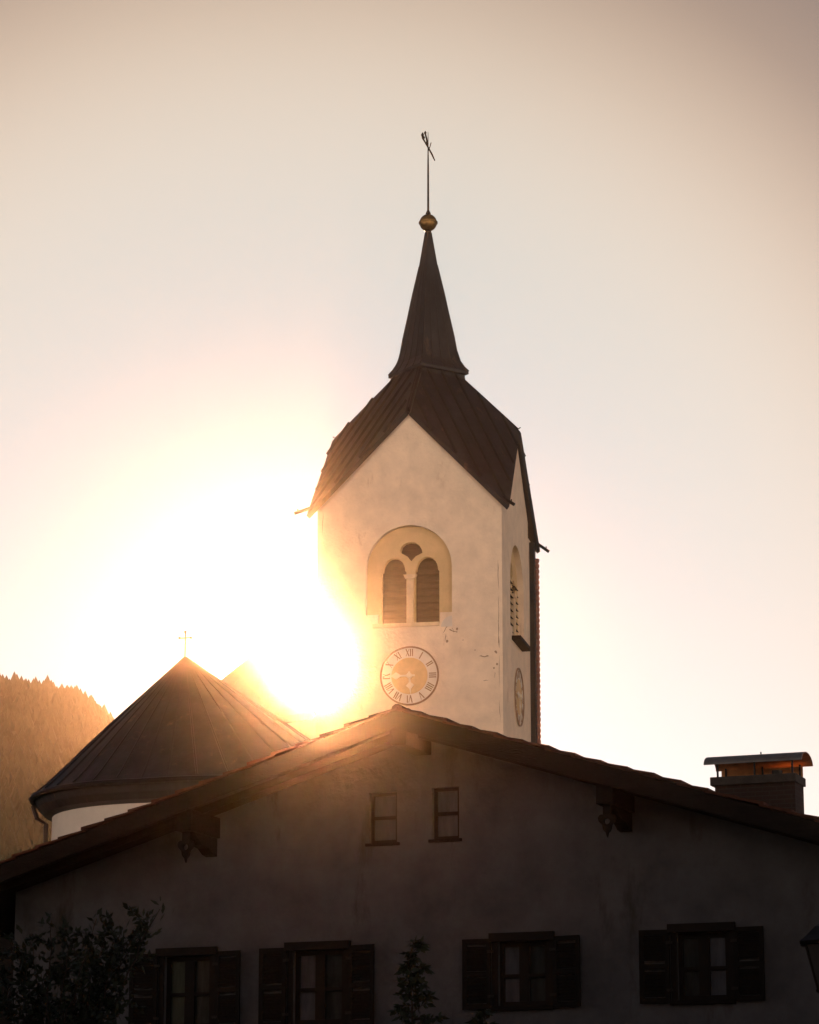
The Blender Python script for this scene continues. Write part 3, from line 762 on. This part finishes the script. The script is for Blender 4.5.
# ------------------------------------------------------------------ light
SUNPX = (303, 668)
sd = ray(*SUNPX).normalized()
el = math.asin(sd.z); az_ = math.atan2(sd.x, sd.y)      # azimuth from +Y towards +X
sl_ = bpy.data.lights.new('sun', 'SUN'); sl_.energy = 5.0; sl_.angle = R(.5); sl_.color = (1.0, .57, .29)
so = bpy.data.objects.new('sun', sl_); COL.objects.link(so); so.rotation_euler = (-sd).to_track_quat('-Z', 'Y').to_euler()
w = bpy.data.worlds.new('World'); scene.world = w; w.use_nodes = True; nt = w.node_tree
bg = nt.nodes['Background']; out = nt.nodes['World Output']
sky = nt.nodes.new('ShaderNodeTexSky'); sky.sky_type = 'NISHITA'; sky.sun_disc = False; sky.sun_elevation = el; sky.sun_rotation = az_
sky.dust_density = .1; sky.air_density = .1; sky.ozone_density = 0
nt.links.new(sky.outputs[0], bg.inputs[0]); bg.inputs[1].default_value = .05
tc = nt.nodes.new('ShaderNodeTexCoord')
dot = nt.nodes.new('ShaderNodeVectorMath'); dot.operation = 'DOT_PRODUCT'; dot.inputs[1].default_value = sd; nt.links.new(tc.outputs['Generated'], dot.inputs[0])
ac = nt.nodes.new('ShaderNodeMath'); ac.operation = 'ARCCOSINE'; nt.links.new(dot.outputs['Value'], ac.inputs[0])
mr = nt.nodes.new('ShaderNodeMath'); mr.operation = 'DIVIDE'; mr.inputs[1].default_value = R(30); nt.links.new(ac.outputs[0], mr.inputs[0])
def ramp(stops, src, interp='B_SPLINE'):
    r = nt.nodes.new('ShaderNodeValToRGB'); cr = r.color_ramp; cr.interpolation = interp
    while len(cr.elements) < len(stops): cr.elements.new(.5)
    for e_, (p, c) in zip(cr.elements, stops): e_.position = p; e_.color = (*c, 1)
    nt.links.new(src, r.inputs['Fac']); return r
# aureole of the low sun, by angle from it (0..40 degrees)
AUR = ramp([(0, (.02, .10, .15)), (.12, (.04, .13, .17)), (.22, (.15, .20, .185)), (.3, (.25, .25, .20)), (.36, (.30, .26, .185)), (.42, (.285, .21, .125)), (.49, (.15, .083, .022)), (.62, (.02, .01, .0)), (1, (0, 0, 0))], mr.outputs[0], 'B_SPLINE')
# low hazy sky, bright towards the horizon and darker overhead
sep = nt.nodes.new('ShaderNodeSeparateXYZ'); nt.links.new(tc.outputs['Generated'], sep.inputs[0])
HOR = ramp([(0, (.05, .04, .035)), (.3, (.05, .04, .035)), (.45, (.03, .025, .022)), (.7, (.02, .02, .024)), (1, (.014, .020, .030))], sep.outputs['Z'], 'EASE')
# the low sky opposite the sun: an added bright band, out of view, lighting the tower front
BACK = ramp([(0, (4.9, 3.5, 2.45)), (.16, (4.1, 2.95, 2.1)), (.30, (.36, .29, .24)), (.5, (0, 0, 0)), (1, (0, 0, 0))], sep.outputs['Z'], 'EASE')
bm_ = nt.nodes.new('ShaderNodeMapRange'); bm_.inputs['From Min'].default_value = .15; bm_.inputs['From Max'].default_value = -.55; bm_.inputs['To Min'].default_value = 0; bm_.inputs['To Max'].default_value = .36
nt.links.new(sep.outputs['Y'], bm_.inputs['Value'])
b2 = nt.nodes.new('ShaderNodeBackground'); b2.inputs[1].default_value = 1; nt.links.new(AUR.outputs[0], b2.inputs[0])
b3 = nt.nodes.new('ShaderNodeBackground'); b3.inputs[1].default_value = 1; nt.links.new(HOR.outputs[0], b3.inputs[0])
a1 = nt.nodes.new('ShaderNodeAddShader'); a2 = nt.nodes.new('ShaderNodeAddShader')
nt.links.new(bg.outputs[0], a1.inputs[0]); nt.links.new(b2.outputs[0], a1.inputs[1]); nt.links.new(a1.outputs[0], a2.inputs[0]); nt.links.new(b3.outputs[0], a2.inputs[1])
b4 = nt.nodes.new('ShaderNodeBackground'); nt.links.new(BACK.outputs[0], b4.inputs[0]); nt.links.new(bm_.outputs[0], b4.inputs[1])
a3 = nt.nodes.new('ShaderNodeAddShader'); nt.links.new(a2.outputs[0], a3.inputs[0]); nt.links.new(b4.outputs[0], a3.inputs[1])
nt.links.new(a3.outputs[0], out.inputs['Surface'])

# haze
mb = MB(); mb.box(-300, 300, -80, 300, -3, 60)
hzm = bpy.data.materials.new('evening_haze'); hzm.use_nodes = True; hn = hzm.node_tree; hn.nodes.clear()
ho = hn.nodes.new('ShaderNodeOutputMaterial'); pv = hn.nodes.new('ShaderNodeVolumePrincipled')
pv.inputs['Density'].default_value = .00026; pv.inputs['Anisotropy'].default_value = .993; pv.inputs['Color'].default_value = (1, .70, .50, 1); pv.inputs['Density Attribute'].default_value = ''
hn.links.new(pv.outputs[0], ho.inputs['Volume'])
hzo = mb.build('haze', hzm); struct(hzo, 'stuff')

# ------------------------------------------------------------------ view
scene.render.engine = 'CYCLES'
scene.cycles.volume_bounces = 1
scene.view_settings.view_transform = 'Standard'; scene.view_settings.look = 'None'; scene.view_settings.exposure = 0.7; scene.view_settings.gamma = 1
